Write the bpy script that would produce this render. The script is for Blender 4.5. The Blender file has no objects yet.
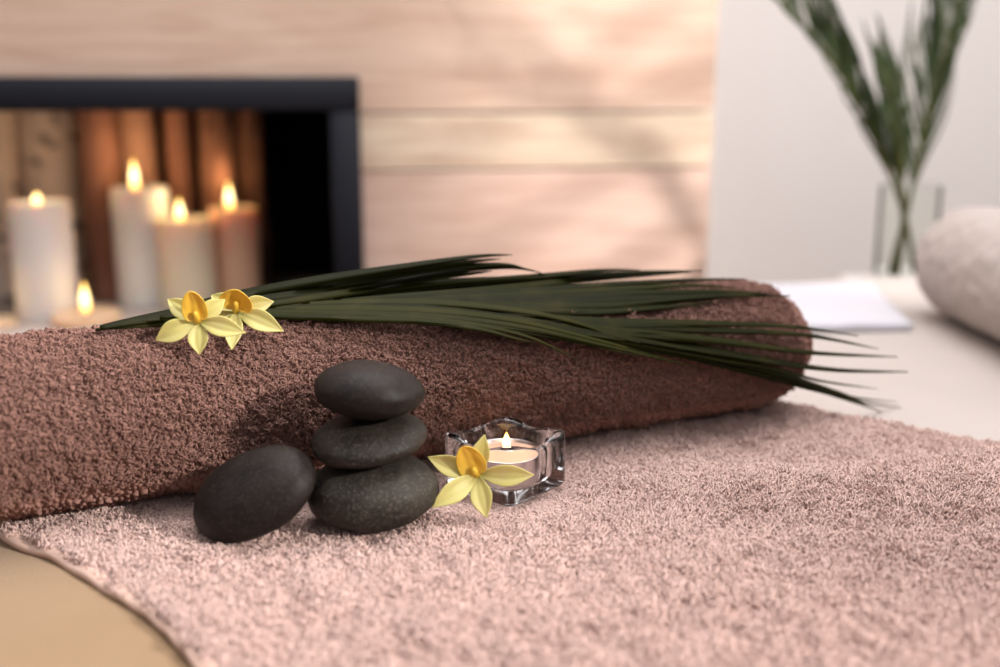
import bpy, math, random
import numpy as np
from mathutils import Vector, Matrix
R = math.radians
rng = np.random.default_rng(7)
random.seed(7)
S = bpy.context.scene
COL = S.collection

# ------------------------------------------------------------------ camera
F = 1100.0                      # focal length in pixels of a 1000 wide frame
PITCH = R(13.3)
H = 0.260                       # camera height above the pink towel (z = 0)
cam_d = bpy.data.cameras.new('camera'); cam = bpy.data.objects.new('camera', cam_d); COL.objects.link(cam)
cam.location = (0, 0, H); cam.rotation_euler = (R(90) - PITCH, 0, 0)
cam_d.sensor_width = 36; cam_d.lens = F / 1000 * 36
cam_d.dof.use_dof = True; cam_d.dof.focus_distance = 0.685; cam_d.dof.aperture_fstop = 2.9
cam_d.clip_start = 0.02
S.camera = cam
CP = np.array([0, 0, H])

def ray(px, py):
    u = (px - 500) / F; v = (333.5 - py) / F
    c, s = math.cos(PITCH), math.sin(PITCH)
    return np.array([u, c + v * s, -s + v * c])
def at_z(px, py, z):
    d = ray(px, py); return CP + d * (z - H) / d[2]
def at_y(px, py, y):
    d = ray(px, py); return CP + d * y / d[1]
def at_pl(px, py, p, n):
    d = ray(px, py); return CP + d * (np.dot(np.asarray(p) - CP, n) / np.dot(d, n))

# ------------------------------------------------------------------ numpy noise
def _hash(ix, iy, iz, seed):
    h = (ix * 374761393 + iy * 668265263 + iz * 2147483647 + seed * 1274126177) & 0xFFFFFFFF
    h = ((h ^ (h >> 13)) * 1274126177) & 0xFFFFFFFF
    h = ((h ^ (h >> 16)) * 2246822519) & 0xFFFFFFFF
    return ((h ^ (h >> 15)) & 0xFFFFFF) / float(0xFFFFFF)
def vnoise(x, y, z=None, seed=0):
    x = np.asarray(x, float); y = np.asarray(y, float)
    z = np.zeros_like(x) if z is None else np.asarray(z, float)
    x0, y0, z0 = np.floor(x).astype(np.int64), np.floor(y).astype(np.int64), np.floor(z).astype(np.int64)
    f = lambda t: t * t * t * (t * (t * 6 - 15) + 10)
    u, v, w = f(x - x0), f(y - y0), f(z - z0)
    r = 0
    for dx in (0, 1):
        for dy in (0, 1):
            for dz in (0, 1):
                r = r + _hash(x0 + dx, y0 + dy, z0 + dz, seed) * (u if dx else 1 - u) * (v if dy else 1 - v) * (w if dz else 1 - w)
    return r * 2 - 1
def fbm(x, y, z=None, seed=0, o=4):
    r, a, s = 0, 1, 1
    for i in range(o):
        r = r + a * vnoise(np.asarray(x) * s, np.asarray(y) * s, None if z is None else np.asarray(z) * s, seed + i * 17)
        a *= .5; s *= 2.03
    return r
def worley(x, y, seed=0, jit=.9):
    x0, y0 = np.floor(x).astype(np.int64), np.floor(y).astype(np.int64)
    f1 = np.full(x.shape, 9.); f2 = np.full(x.shape, 9.); cid = np.zeros(x.shape)
    for dx in (-1, 0, 1):
        for dy in (-1, 0, 1):
            cx, cy = x0 + dx, y0 + dy
            px = cx + .5 + jit * (_hash(cx, cy, cx * 0, seed) - .5); py = cy + .5 + jit * (_hash(cx, cy, cx * 0 + 5, seed) - .5)
            d = np.hypot(px - x, py - y)
            m = d < f1
            f2 = np.where(m, f1, np.minimum(f2, d)); cid = np.where(m, _hash(cx, cy, cx * 0 + 9, seed), cid); f1 = np.where(m, d, f1)
    return f1, f2, cid

# ------------------------------------------------------------------ mesh helpers
def np_mesh(name, V, Fq, smooth=True):
    """V (n,3); Fq: (m,4)/(m,3) array or a list of face tuples"""
    me = bpy.data.meshes.new(name)
    V = np.asarray(V, np.float32)
    if isinstance(Fq, np.ndarray):
        k = Fq.shape[1]; m = len(Fq)
        me.vertices.add(len(V)); me.vertices.foreach_set('co', V.ravel())
        me.loops.add(m * k); me.loops.foreach_set('vertex_index', Fq.astype(np.int32).ravel())
        me.polygons.add(m); me.polygons.foreach_set('loop_start', np.arange(0, m * k, k, dtype=np.int32))
        me.update(calc_edges=True); me.validate()
    else:
        me.from_pydata([tuple(map(float, v)) for v in V], [], [tuple(int(i) for i in f) for f in Fq]); me.update()
    if smooth: me.polygons.foreach_set('use_smooth', np.ones(len(me.polygons), bool))
    return me
class MB:
    """collects shapes that become one mesh"""
    def __init__(s): s.v = []; s.f = []; s.n = 0; s.attr = []
    def add(s, V, Fc, a=0.0):
        V = np.asarray(V, float).reshape(-1, 3)
        s.v.append(V); s.f += [tuple(int(i) + s.n for i in f) for f in Fc]; s.n += len(V); s.attr += [a] * len(V); return s
    def box(s, x0, x1, y0, y1, z0, z1, b=0.0, a=0.0, M=None):
        if b <= 0:
            V = [(x, y, z) for x in (x0, x1) for y in (y0, y1) for z in (z0, z1)]
            Fc = [(0, 1, 3, 2), (4, 6, 7, 5), (0, 4, 5, 1), (2, 3, 7, 6), (0, 2, 6, 4), (1, 5, 7, 3)]
        else:
            V = []; idx = {}
            for i, x in enumerate((x0, x1)):
                for j, y in enumerate((y0, y1)):
                    for k, z in enumerate((z0, z1)):
                        sx, sy, sz = (b, -b)[i], (b, -b)[j], (b, -b)[k]
                        for ax, p in enumerate(((x, y + sy, z + sz), (x + sx, y, z + sz), (x + sx, y + sy, z))):
                            idx[i, j, k, ax] = len(V); V.append(p)
            q = lambda *ks: tuple(idx[k] for k in ks)
            Fc = []
            for i in (0, 1):
                Fc.append(q((i, 0, 0, 0), (i, 0, 1, 0), (i, 1, 1, 0), (i, 1, 0, 0)))
                Fc.append(q((0, i, 0, 1), (0, i, 1, 1), (1, i, 1, 1), (1, i, 0, 1)))
                Fc.append(q((0, 0, i, 2), (0, 1, i, 2), (1, 1, i, 2), (1, 0, i, 2)))
                for j in (0, 1):
                    Fc.append(q((i, j, 0, 0), (i, j, 0, 1), (i, j, 1, 1), (i, j, 1, 0)))
                    Fc.append(q((i, 0, j, 0), (i, 0, j, 2), (i, 1, j, 2), (i, 1, j, 0)))
                    Fc.append(q((0, i, j, 1), (0, i, j, 2), (1, i, j, 2), (1, i, j, 1)))
                    for k in (0, 1): Fc.append(q((i, j, k, 0), (i, j, k, 1), (i, j, k, 2)))
        V = np.array(V, float)
        if M is not None: V = V @ np.array(M.to_3x3()).T + np.array(M.translation)
        return s.add(V, Fc, a)
    def tube(s, P, r, n=8, cap=True, a=0.0):
        P = np.asarray(P, float); m = len(P); r = np.broadcast_to(np.asarray(r, float), (m,))
        T = np.gradient(P, axis=0); T /= np.linalg.norm(T, axis=1)[:, None] + 1e-12
        up = np.array([0, 0, 1.]) if abs(T[0][2]) < .9 else np.array([0, 1., 0])
        V = []; B = None
        for i in range(m):
            A = np.cross(T[i], up if B is None else np.cross(B, T[i])); 
            if B is None: A = np.cross(T[i], up)
            else: A = B - T[i] * np.dot(B, T[i])
            A /= np.linalg.norm(A) + 1e-12; B = A; C = np.cross(T[i], A)
            for k in range(n):
                t = 2 * math.pi * k / n; V.append(P[i] + r[i] * (math.cos(t) * A + math.sin(t) * C))
        Fc = [(i * n + k, i * n + (k + 1) % n, (i + 1) * n + (k + 1) % n, (i + 1) * n + k) for i in range(m - 1) for k in range(n)]
        if cap: Fc += [tuple(range(n))[::-1], tuple((m - 1) * n + k for k in range(n))]
        return s.add(V, Fc, a)
    def lathe(s, prof, c, n=32, a=0.0):
        """prof: (r, z) pairs, from axis to axis or open"""
        V = []; Fc = []; m = len(prof)
        for (r, z) in prof:
            for k in range(n):
                t = 2 * math.pi * k / n; V.append((c[0] + r * math.cos(t), c[1] + r * math.sin(t), c[2] + z))
        for i in range(m - 1):
            for k in range(n): Fc.append((i * n + k, i * n + (k + 1) % n, (i + 1) * n + (k + 1) % n, (i + 1) * n + k))
        if prof[0][0] > 0: Fc.append(tuple(range(n))[::-1])
        if prof[-1][0] > 0: Fc.append(tuple((m - 1) * n + k for k in range(n)))
        return s.add(V, Fc, a)
    def mesh(s, name, smooth=True, weld=True):
        me = np_mesh(name, np.concatenate(s.v), s.f, smooth)
        if any(s.attr):
            at = me.attributes.new('tone', 'FLOAT', 'POINT'); at.data.foreach_set('value', np.array(s.attr, np.float32))
        if weld:
            import bmesh
            bm = bmesh.new(); bm.from_mesh(me); bmesh.ops.remove_doubles(bm, verts=bm.verts, dist=1e-6)
            bmesh.ops.dissolve_degenerate(bm, edges=bm.edges, dist=1e-7)
            bmesh.ops.recalc_face_normals(bm, faces=bm.faces); bm.to_mesh(me); bm.free()
        return me
def grid_faces(nu, nv, wrap_v=False):
    i = np.arange(nu - 1)[:, None]; j = np.arange(nv if wrap_v else nv - 1)[None, :]
    j2 = (j + 1) % nv
    return np.stack([i * nv + j, (i + 1) * nv + j, (i + 1) * nv + j2, i * nv + j2], -1).reshape(-1, 4)

def tag(o, label=None, cat=None, group=None, kind=None):
    if label: o['label'] = label
    if cat: o['category'] = cat
    if group: o['group'] = group
    if kind: o['kind'] = kind
    return o
def root(name, loc, label, cat, group=None):
    o = bpy.data.objects.new(name, None); COL.objects.link(o); o.location = tuple(loc); o.empty_display_size = .02
    return tag(o, label, cat, group)
def wloc(o):
    p = np.zeros(3)
    while o is not None: p = p + np.array(o.location); o = o.parent
    return p
def part(name, me, mat, parent=None, origin=None):
    """me is in world coordinates; shifted so that it hangs from its parent"""
    if isinstance(me, MB): me = me.mesh(name)
    me.name = name
    o = bpy.data.objects.new(name, me); COL.objects.link(o)
    base = wloc(parent) if parent is not None else np.zeros(3)
    if origin is not None: org = np.asarray(origin, float)
    else: org = base
    me.transform(Matrix.Translation(Vector(-org)))
    o.location = tuple(org - base)
    if parent is not None: o.parent = parent
    if mat is not None: me.materials.append(mat)
    return o
def auto_smooth(o, ang=40):
    me = o.data
    try: me.set_sharp_from_angle(angle=R(ang))
    except Exception: pass
    return o

# ------------------------------------------------------------------ materials
def mat(name, col=(.8, .8, .8), rough=.6, **kw):
    m = bpy.data.materials.new(name); m.use_nodes = True
    b = m.node_tree.nodes['Principled BSDF']
    b.inputs['Base Color'].default_value = (*col, 1); b.inputs['Roughness'].default_value = rough
    for k, v in kw.items(): b.inputs[k.replace('_', ' ')].default_value = v
    return m
class NT:
    def __init__(s, m): s.m = m; s.t = m.node_tree; s.b = s.t.nodes['Principled BSDF']
    def n(s, typ, ins=None, **props):
        nd = s.t.nodes.new(typ)
        for k, v in props.items(): setattr(nd, k, v)
        for k, v in (ins or {}).items():
            sock = nd.inputs[k]
            if isinstance(v, bpy.types.NodeSocket): s.t.links.new(v, sock)
            else: sock.default_value = v
        return nd
    def co(s, scale=(1, 1, 1), rot=(0, 0, 0), loc=(0, 0, 0), src='Object'):
        tc = s.n('ShaderNodeTexCoord')
        return s.n('ShaderNodeMapping', {'Vector': tc.outputs[src], 'Scale': scale, 'Rotation': rot, 'Location': loc}).outputs[0]
    def noise(s, vec, scale, detail=3, rough=.55, dist=0):
        return s.n('ShaderNodeTexNoise', {'Vector': vec, 'Scale': scale, 'Detail': detail, 'Roughness': rough, 'Distortion': dist}).outputs[0]
    def ramp(s, fac, stops):
        r = s.n('ShaderNodeValToRGB', {'Fac': fac}); e = r.color_ramp.elements
        while len(e) < len(stops): e.new(.5)
        for i, (p, c) in enumerate(stops): e[i].position = p; e[i].color = (*c, 1) if len(c) == 3 else c
        return r.outputs[0]
    def mix(s, fac, a, b, mode='MIX'):
        nd = s.t.nodes.new('ShaderNodeMix'); nd.data_type = 'RGBA'; nd.blend_type = mode
        for sock, v in ((nd.inputs[0], fac), (nd.inputs[6], a), (nd.inputs[7], b)):
            if isinstance(v, bpy.types.NodeSocket): s.t.links.new(v, sock)
            else: sock.default_value = (*v, 1) if isinstance(v, tuple) and len(v) == 3 else v
        return nd.outputs[2]
    def set(s, k, v):
        if isinstance(v, bpy.types.NodeSocket): s.t.links.new(v, s.b.inputs[k])
        else: s.b.inputs[k].default_value = v
    def bump(s, h, strength=.3, dist=.001):
        s.set('Normal', s.n('ShaderNodeBump', {'Height': h, 'Strength': strength, 'Distance': dist}).outputs[0])
    def attr(s, name): return s.n('ShaderNodeAttribute', attribute_name=name).outputs['Fac']

def m_terry(name, c0, c1, sheen=.25, scale=260):
    m = mat(name, c0, .95); t = NT(m)
    v = t.co()
    n1 = t.noise(v, scale, 2); n2 = t.noise(v, 22, 3)
    t.set('Base Color', t.mix(t.ramp(t.noise(v, 22, 3), [(.3, (0, 0, 0)), (.7, (1, 1, 1))]), t.mix(n1, c0, c1), t.mix(n1, c1, c0)))
    t.set('Sheen Weight', sheen); t.set('Sheen Roughness', .6); t.set('Sheen Tint', (*c1, 1)); t.set('Specular IOR Level', .15)
    return m
M_BROWN = m_terry('brown_terry', (.240, .128, .099), (.325, .184, .147))
M_PINK = m_terry('pink_terry', (.57, .39, .335), (.69, .515, .46))
M_HEM = mat('pink_hem', (.60, .41, .33), .9)
M_WTERRY = m_terry('white_terry', (.40, .35, .32), (.46, .41, .38), .2, 500)
def m_cloth(name, c0, c1, wscale=900, bump=.25):
    m = mat(name, c0, .9); t = NT(m); v = t.co()
    t.set('Base Color', t.mix(t.noise(v, 14, 4), c0, c1))
    t.bump(t.noise(t.co((1, 3, 1)), wscale, 2), bump, .0006); t.set('Sheen Weight', .15); t.set('Specular IOR Level', .2)
    return m
M_SHEET = m_cloth('cream_sheet', (.43, .385, .35), (.47, .42, .385))
M_WHITE = m_cloth('white_cotton', (.54, .53, .57), (.58, .57, .61))
M_TAN = m_cloth('tan_blanket', (.23, .146, .076), (.30, .195, .108), 420, .8)

def m_stone(name, c0, c1, spk):
    m = mat(name, c0, .45); t = NT(m); v = t.co()
    n1 = t.noise(v, 45, 5, .6); n2 = t.noise(v, 560, 3, .75)
    base = t.mix(t.ramp(n1, [(.35, (0, 0, 0)), (.7, (1, 1, 1))]), c0, c1)
    t.set('Base Color', t.mix(t.ramp(n2, [(.52, (0, 0, 0)), (.72, (.75, .75, .75))]), base, spk))
    t.set('Roughness', t.ramp(n1, [(.2, (.42, .42, .42)), (.8, (.6, .6, .6))]))
    t.bump(t.noise(v, 420, 3), .22, .0006); t.set('Specular IOR Level', .17)
    return m
M_ST_DARK = m_stone('basalt_dark', (.008, .006, .006), (.016, .012, .010), (.045, .034, .025))
M_ST_GREY = m_stone('basalt_grey', (.016, .0135, .011), (.042, .036, .028), (.12, .105, .085))
M_ST_MID = m_stone('basalt_mid', (.011, .009, .0075), (.030, .024, .019), (.09, .075, .06))

def m_wood():
    m = mat('pine_planks', (.8, .6, .45), .55); t = NT(m)
    tone = t.attr('tone')
    off = t.n('ShaderNodeCombineXYZ', {'X': t.n('ShaderNodeMath', {0: tone, 1: 37.0}, operation='MULTIPLY').outputs[0], 'Z': t.n('ShaderNodeMath', {0: tone, 1: 91.0}, operation='MULTIPLY').outputs[0]}).outputs[0]
    tc = t.n('ShaderNodeTexCoord').outputs['Object']
    v = t.n('ShaderNodeVectorMath', {0: tc, 1: off}, operation='ADD').outputs[0]
    vs = t.n('ShaderNodeMapping', {'Vector': v, 'Scale': (2.0, 6, 22)}).outputs[0]
    g = t.noise(vs, 1.6, 5, .6, 1.2)
    g2 = t.noise(t.n('ShaderNodeMapping', {'Vector': v, 'Scale': (5, 20, 120)}).outputs[0], 1.5, 3, .6, .6)
    base = t.ramp(tone, [(.0, (.82, .67, .50)), (.05, (.82, .67, .50)), (.12, (.78, .57, .47)), (.3, (.76, .56, .42)), (.55, (.77, .57, .47)), (.8, (.73, .53, .40)), (1, (.80, .61, .52))])
    dark = t.mix(.55, base, (.50, .28, .19), 'MIX')
    c = t.mix(t.ramp(g, [(.40, (0, 0, 0)), (.66, (1, 1, 1))]), base, dark)
    c = t.mix(t.ramp(g2, [(.5, (0, 0, 0)), (.8, (.35, .35, .35))]), c, dark)
    kn = t.n('ShaderNodeTexVoronoi', {'Vector': t.n('ShaderNodeMapping', {'Vector': v, 'Scale': (2.6, .0, 6.2)}).outputs[0], 'Scale': 1.0, 'Randomness': 1.0}).outputs['Distance']
    c = t.mix(t.ramp(kn, [(.03, (.9, .9, .9)), (.15, (0, 0, 0))]), c, (.22, .10, .07))
    t.set('Base Color', c); t.bump(g2, .15, .002)
    return m
M_PLANK = m_wood()
M_PLASTER = mat('white_plaster', (.79, .75, .725), .85)
t = NT(M_PLASTER); t.bump(t.noise(t.co(), 60, 4), .1, .002)
t.set('Base Color', t.mix(t.noise(t.co(), 3, 3), (.78, .745, .72), (.81, .77, .745)))
M_CEIL = mat('ceiling_white', (.85, .84, .82), .9)
M_FLOOR = mat('oak_floor', (.35, .22, .13), .5)
t = NT(M_FLOOR); t.set('Base Color', t.mix(t.noise(t.co((2, 18, 1)), 2, 4), (.40, .26, .15), (.26, .15, .08)))
M_FRAME = mat('charcoal_paint', (.014, .015, .021), .6, Specular_IOR_Level=.2)
M_SOOT = mat('sooty_firebox', (.012, .010, .009), .8)
t = NT(M_SOOT); t.set('Base Color', t.mix(t.noise(t.co(), 12, 4), (.010, .008, .007), (.030, .020, .015)))
M_HEARTH = mat('pale_hearth_stone', (.60, .50, .44), .5)
t = NT(M_HEARTH); t.set('Base Color', t.mix(t.noise(t.co(), 25, 4), (.52, .43, .38), (.66, .56, .50)))
def m_wax(name, c, sss=.6):
    m = mat(name, c, .4); t = NT(m); b = t.b
    b.inputs['Subsurface Weight'].default_value = sss; b.inputs['Subsurface Radius'].default_value = (1.0, .45, .22); b.inputs['Subsurface Scale'].default_value = .05
    t.bump(t.noise(t.co(), 60, 3), .05, .002)
    return m
M_WAX = m_wax('white_wax', (.94, .90, .88)); M_WAXC = m_wax('cream_wax', (.88, .76, .58)); M_WAXP = m_wax('peach_wax', (.90, .56, .38))
M_TEA = m_wax('tealight_wax', (.78, .44, .29), .3)
M_ALU = mat('aluminium_cup', (.78, .72, .72), .28, Metallic=1.0)
M_WICK = mat('burnt_wick', (.02, .015, .012), .9)
def m_flame(name, strength):
    m = bpy.data.materials.new(name); m.use_nodes = True; t = m.node_tree; t.nodes.clear()
    o = t.nodes.new('ShaderNodeOutputMaterial'); e = t.nodes.new('ShaderNodeEmission'); tc = t.nodes.new('ShaderNodeTexCoord')
    sp = t.nodes.new('ShaderNodeSeparateXYZ'); r = t.nodes.new('ShaderNodeValToRGB')
    t.links.new(tc.outputs['Generated'], sp.inputs[0]); t.links.new(sp.outputs[2], r.inputs[0])
    els = r.color_ramp.elements
    els[0].position = 0; els[0].color = (.75, .22, .02, 1); els[1].position = 1; els[1].color = (1, .48, .06, 1)
    for p, c in ((.22, (1, .58, .16, 1)), (.5, (1, .80, .42, 1)), (.8, (1, .66, .2, 1))):
        x = els.new(p); x.color = c
    t.links.new(r.outputs[0], e.inputs[0]); e.inputs[1].default_value = strength; t.links.new(e.outputs[0], o.inputs[0])
    return m
M_FLAME = m_flame('candle_flame', 4.5)
def m_glass(name, col, ior=1.5, rough=0.0):
    m = mat(name, col, rough); b = m.node_tree.nodes['Principled BSDF']
    b.inputs['Transmission Weight'].default_value = 1; b.inputs['IOR'].default_value = ior
    return m
M_GLASS = m_glass('clear_glass', (1, 1, 1), 1.46); M_VASE = m_glass('vase_glass', (.96, .98, .96), 1.12)
def m_bark(name, c0, c1, spot, thr=.62, band=(1, 1, .25)):
    m = mat(name, c0, .85); t = NT(m); v = t.co()
    n1 = t.noise(v, 9, 4); n2 = t.noise(t.co(band), 30, 4, .65); n3 = t.noise(t.co((9, 9, 1)), 8, 3)
    c = t.mix(t.ramp(n1, [(.35, (0, 0, 0)), (.65, (1, 1, 1))]), c0, c1)
    c = t.mix(t.ramp(n2, [(thr, (0, 0, 0)), (thr + .06, (.9, .9, .9))]), c, spot)
    t.set('Base Color', c); t.bump(n3, .8, .006)
    return m
M_BIRCH = m_bark('birch_bark', (.72, .58, .47), (.82, .70, .60), (.05, .03, .025), .55, (.7, .7, 1.6))
M_BARK = m_bark('brown_bark', (.28, .125, .08), (.40, .20, .14), (.10, .04, .025))
M_BARKL = m_bark('ruddy_bark', (.46, .26, .18), (.55, .33, .24), (.18, .08, .05))
M_BARKD = m_bark('mottled_bark', (.16, .07, .042), (.34, .17, .11), (.04, .02, .014), .52)
M_CUT = mat('log_cut_wood', (.58, .38, .22), .8)
def m_leaf(name, c0, c1, c2, rough=.45):
    m = mat(name, c0, rough); t = NT(m)
    tone = t.attr('tone'); v = t.co()
    c = t.mix(tone, c0, c1)
    c = t.mix(t.ramp(t.noise(v, 35, 3), [(.5, (0, 0, 0)), (.8, (.5, .5, .5))]), c, c2)
    t.set('Base Color', c)
    t.set('Specular IOR Level', .07)
    return m
M_PALM = m_leaf('palm_green', (.008, .009, .0015), (.026, .027, .0035), (.050, .040, .008))
M_PALMR = m_leaf('palm_rib', (.05, .058, .012), (.07, .07, .015), (.10, .07, .02))
M_PALMV = m_leaf('vase_palm_green', (.030, .048, .020), (.055, .075, .030), (.09, .075, .045))
def m_petal(name, c0, c1, c2):
    m = mat(name, c0, .5); t = NT(m)
    tone = t.attr('tone')
    c = t.mix(t.ramp(tone, [(0, (1, 1, 1)), (.28, (0, 0, 0))]), c0, c2)
    c = t.mix(t.ramp(t.noise(t.co((1, 1, 1)), 90, 3), [(.45, (0, 0, 0)), (.8, (.8, .8, .8))]), c, c1)
    t.set('Base Color', c); b = t.b
    b.inputs['Subsurface Weight'].default_value = .25; b.inputs['Subsurface Radius'].default_value = (.8, .6, .15); b.inputs['Subsurface Scale'].default_value = .004
    b.inputs['Sheen Weight'].default_value = .1
    return m
M_PETAL = m_petal('pale_yellow_petal', (.55, .495, .165), (.57, .45, .19), (.29, .32, .055))
M_LIP = m_petal('golden_lip', (.70, .43, .04), (.66, .32, .025), (.66, .47, .07))
M_COLUMN = mat('golden_column', (.78, .50, .05), .5)
M_POT = mat('terracotta_pot', (.45, .2, .11), .8)
M_SOIL = mat('dark_soil', (.04, .025, .015), .95)
M_PAINT = mat('white_paint', (.82, .80, .78), .4)
M_LEATH = mat('cream_vinyl', (.6, .52, .44), .5)

# ------------------------------------------------------------------ the bed and its cloths
ZT = -0.012                                   # sheet surface
A = np.array([math.cos(R(18)), math.sin(R(18)), 0]); Bv = np.array([-A[1], A[0], 0])
FAR = at_z(770, 283, -0.012) * np.array([1, 1, 0])
def bed(a, w, z): return FAR + A * a + Bv * w + np.array([0, 0, z])
mt = root('massage_table', bed(-.2, -.5, -.76), 'massage table covered by a pale cream sheet', 'massage table')
MM = Matrix.Translation(Vector(FAR)) @ Matrix.Rotation(R(18), 4, 'Z')
part('padded_top', MB().box(-1.2, .70, -1.02, -.012, ZT - .11, ZT - .0045, .02, M=MM), M_LEATH, mt)
for a in (-1.1, .60):
    for w in (-.94, -.09):
        b = MB(); p0 = bed(a, w, ZT - .105); p1 = bed(a, w, -.757); b.tube([p0, p1], [.024, .018], 12)
        part('leg', b, M_PAINT, mt)
# cream sheet, hanging over all four sides
def sheet_mesh(name, a0, a1, w0, w1, z, drop, rad, res, amp, seed):
    na = int((a1 - a0 + 2 * drop) / res); nw = int((w1 - w0 + 2 * drop) / res)
    sa = np.linspace(a0 - drop, a1 + drop, na); sw = np.linspace(w0 - drop, w1 + drop, nw)
    SA, SW = np.meshgrid(sa, sw, indexing='ij')
    def fold(s, lo, hi):
        e = np.where(s > hi, s - hi, np.where(s < lo, lo - s, 0)); sg = np.where(s > hi, 1, -1)
        q = math.pi / 2 * rad
        out = np.where(e < q, rad * np.sin(np.minimum(e, q) / rad), rad) ; dn = np.where(e < q, rad * (1 - np.cos(np.minimum(e, q) / rad)), rad + e - q)
        return np.clip(s, lo, hi) + sg * np.where(e > 0, out, 0), np.where(e > 0, dn, 0)
    a, da = fold(SA, a0, a1); w, dw = fold(SW, w0, w1)
    zz = z - np.maximum(da, dw)
    nn = amp * fbm(SA * 3.2 + SW * 1.1, SW * 5.5, seed=seed, o=3)
    flat = (da + dw) == 0
    zz = zz + np.where(flat, nn, 0)
    push = np.where(flat, 0, .006 * fbm(SA * 9, SW * 9, seed=seed + 3, o=2))
    V = FAR + A * (a + np.where(da > dw, push, 0))[..., None] + Bv * (w + np.where(dw >= da, push, 0))[..., None]
    V[..., 2] = zz
    return np_mesh(name, V.reshape(-1, 3), grid_faces(na, nw))
o = part('bed_sheet', sheet_mesh('bed_sheet', -1.2, .70, -1.02, -.012, ZT, .22, .016, .012, .0016, 3), M_SHEET)
o.modifiers.new('thick', 'SOLIDIFY').thickness = .0015
tag(o, 'pale cream sheet stretched over the massage table under all the towels', 'sheet')

# tan blanket under the left corner of the pink towel
def quad_cloth(name, c, nu, nv, hfun, m, solid=.003):
    """c: corners 00,10,11,01"""
    u, v = np.meshgrid(np.linspace(0, 1, nu), np.linspace(0, 1, nv), indexing='ij')
    c = [np.asarray(k, float) for k in c]
    V = ((1 - u) * (1 - v))[..., None] * c[0] + (u * (1 - v))[..., None] * c[1] + (u * v)[..., None] * c[2] + ((1 - u) * v)[..., None] * c[3]
    V[..., 2] += hfun(V[..., 0], V[..., 1], u, v)
    o = part(name, np_mesh(name, V.reshape(-1, 3), grid_faces(nu, nv)), m)
    md = o.modifiers.new('thick', 'SOLIDIFY'); md.thickness = solid; md.offset = -1
    return o
o = quad_cloth('tan_blanket', [bed(-1.15, -1.0, 0), bed(-.48, -1.0, 0), bed(-.48, -.42, 0), bed(-1.15, -.42, 0)], 110, 90,
               lambda x, y, u, v: -.0065 + .0012 * fbm(x * 9, y * 9, seed=11, o=3), M_TAN)
tag(o, 'plain tan woven blanket lying under the left corner of the pink towel', 'blanket')
# white folded cloth at the far side of the bed
zc = ZT + .012
wc = [at_z(690, 325, zc), at_z(913, 322, zc), at_z(870, 281.5, zc), at_z(690, 283, zc)]
# ------------------------------------------------------------------ pink towel
LEFT = np.array([(-.40, .84), (-.315, .70)] + [tuple(at_z(px, py, -.003)[:2]) for px, py in ((4, 529), (58, 556), (108, 586), (150, 611), (180, 638), (204, 668), (222, 720), (232, 800))] + [(-.10, .24)])
RIGHT = np.array([(.06, 1.02)] + [tuple(at_z(px, py, 0)[:2]) for px, py in ((735, 388), (790, 404), (860, 418), (930, 429), (1000, 441), (1090, 460), (1200, 500))] + [(.62, .45), (.70, .28)])
def curve_pts(P, t):
    """Catmull-Rom through P at t in 0..1"""
    P = np.asarray(P, float); n = len(P); x = np.clip(np.asarray(t) * (n - 1), 0, n - 1 - 1e-9); i = x.astype(int); f = (x - i)[..., None]
    g = lambda k: P[np.clip(k, 0, n - 1)]
    p0, p1, p2, p3 = g(i - 1), g(i), g(i + 1), g(i + 2)
    return .5 * (2 * p1 + (p2 - p0) * f + (2 * p0 - 5 * p1 + 4 * p2 - p3) * f ** 2 + (3 * p1 - p0 - 3 * p2 + p3) * f ** 3)
def towel_z(x, y):
    z = .0022 * fbm(x * 11, y * 11, seed=21, o=3)
    # a soft ridge that runs right from the glass holder, a hollow behind it
    yr = .645 + .10 * (x - .10) + .012 * np.sin(x * 17)
    d = y - yr
    z = z + .013 * np.exp(-(d / .035) ** 2) * np.clip((x - .06) / .12, 0, 1) - .005 * np.exp(-((d - .085) / .035) ** 2) * np.clip((x - .08) / .1, 0, 1)
    z = z + .009 * np.exp(-((y - .70 - .1 * (x - .3)) / .03) ** 2) * np.clip((x - .2) / .1, 0, 1)
    # foreground swells slightly
    z = z + .004 * np.clip((.53 - y) / .1, 0, 1) * np.clip((x + .1) / .2, 0, 1)
    # flat where things stand
    for cx, cy, r in ((-.075, .61, .075), (.005, .665, .055), (-.135, .59, .06)):
        k = np.exp(-(((x - cx) ** 2 + (y - cy) ** 2) / r ** 2) ** 2); z = z * (1 - k)
    # flat under the roll
    return z
def towel_xy(s, q):
    L = curve_pts(LEFT, s); Rr = curve_pts(RIGHT, s)
    return L * (1 - q)[..., None] + Rr * q[..., None]
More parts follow.
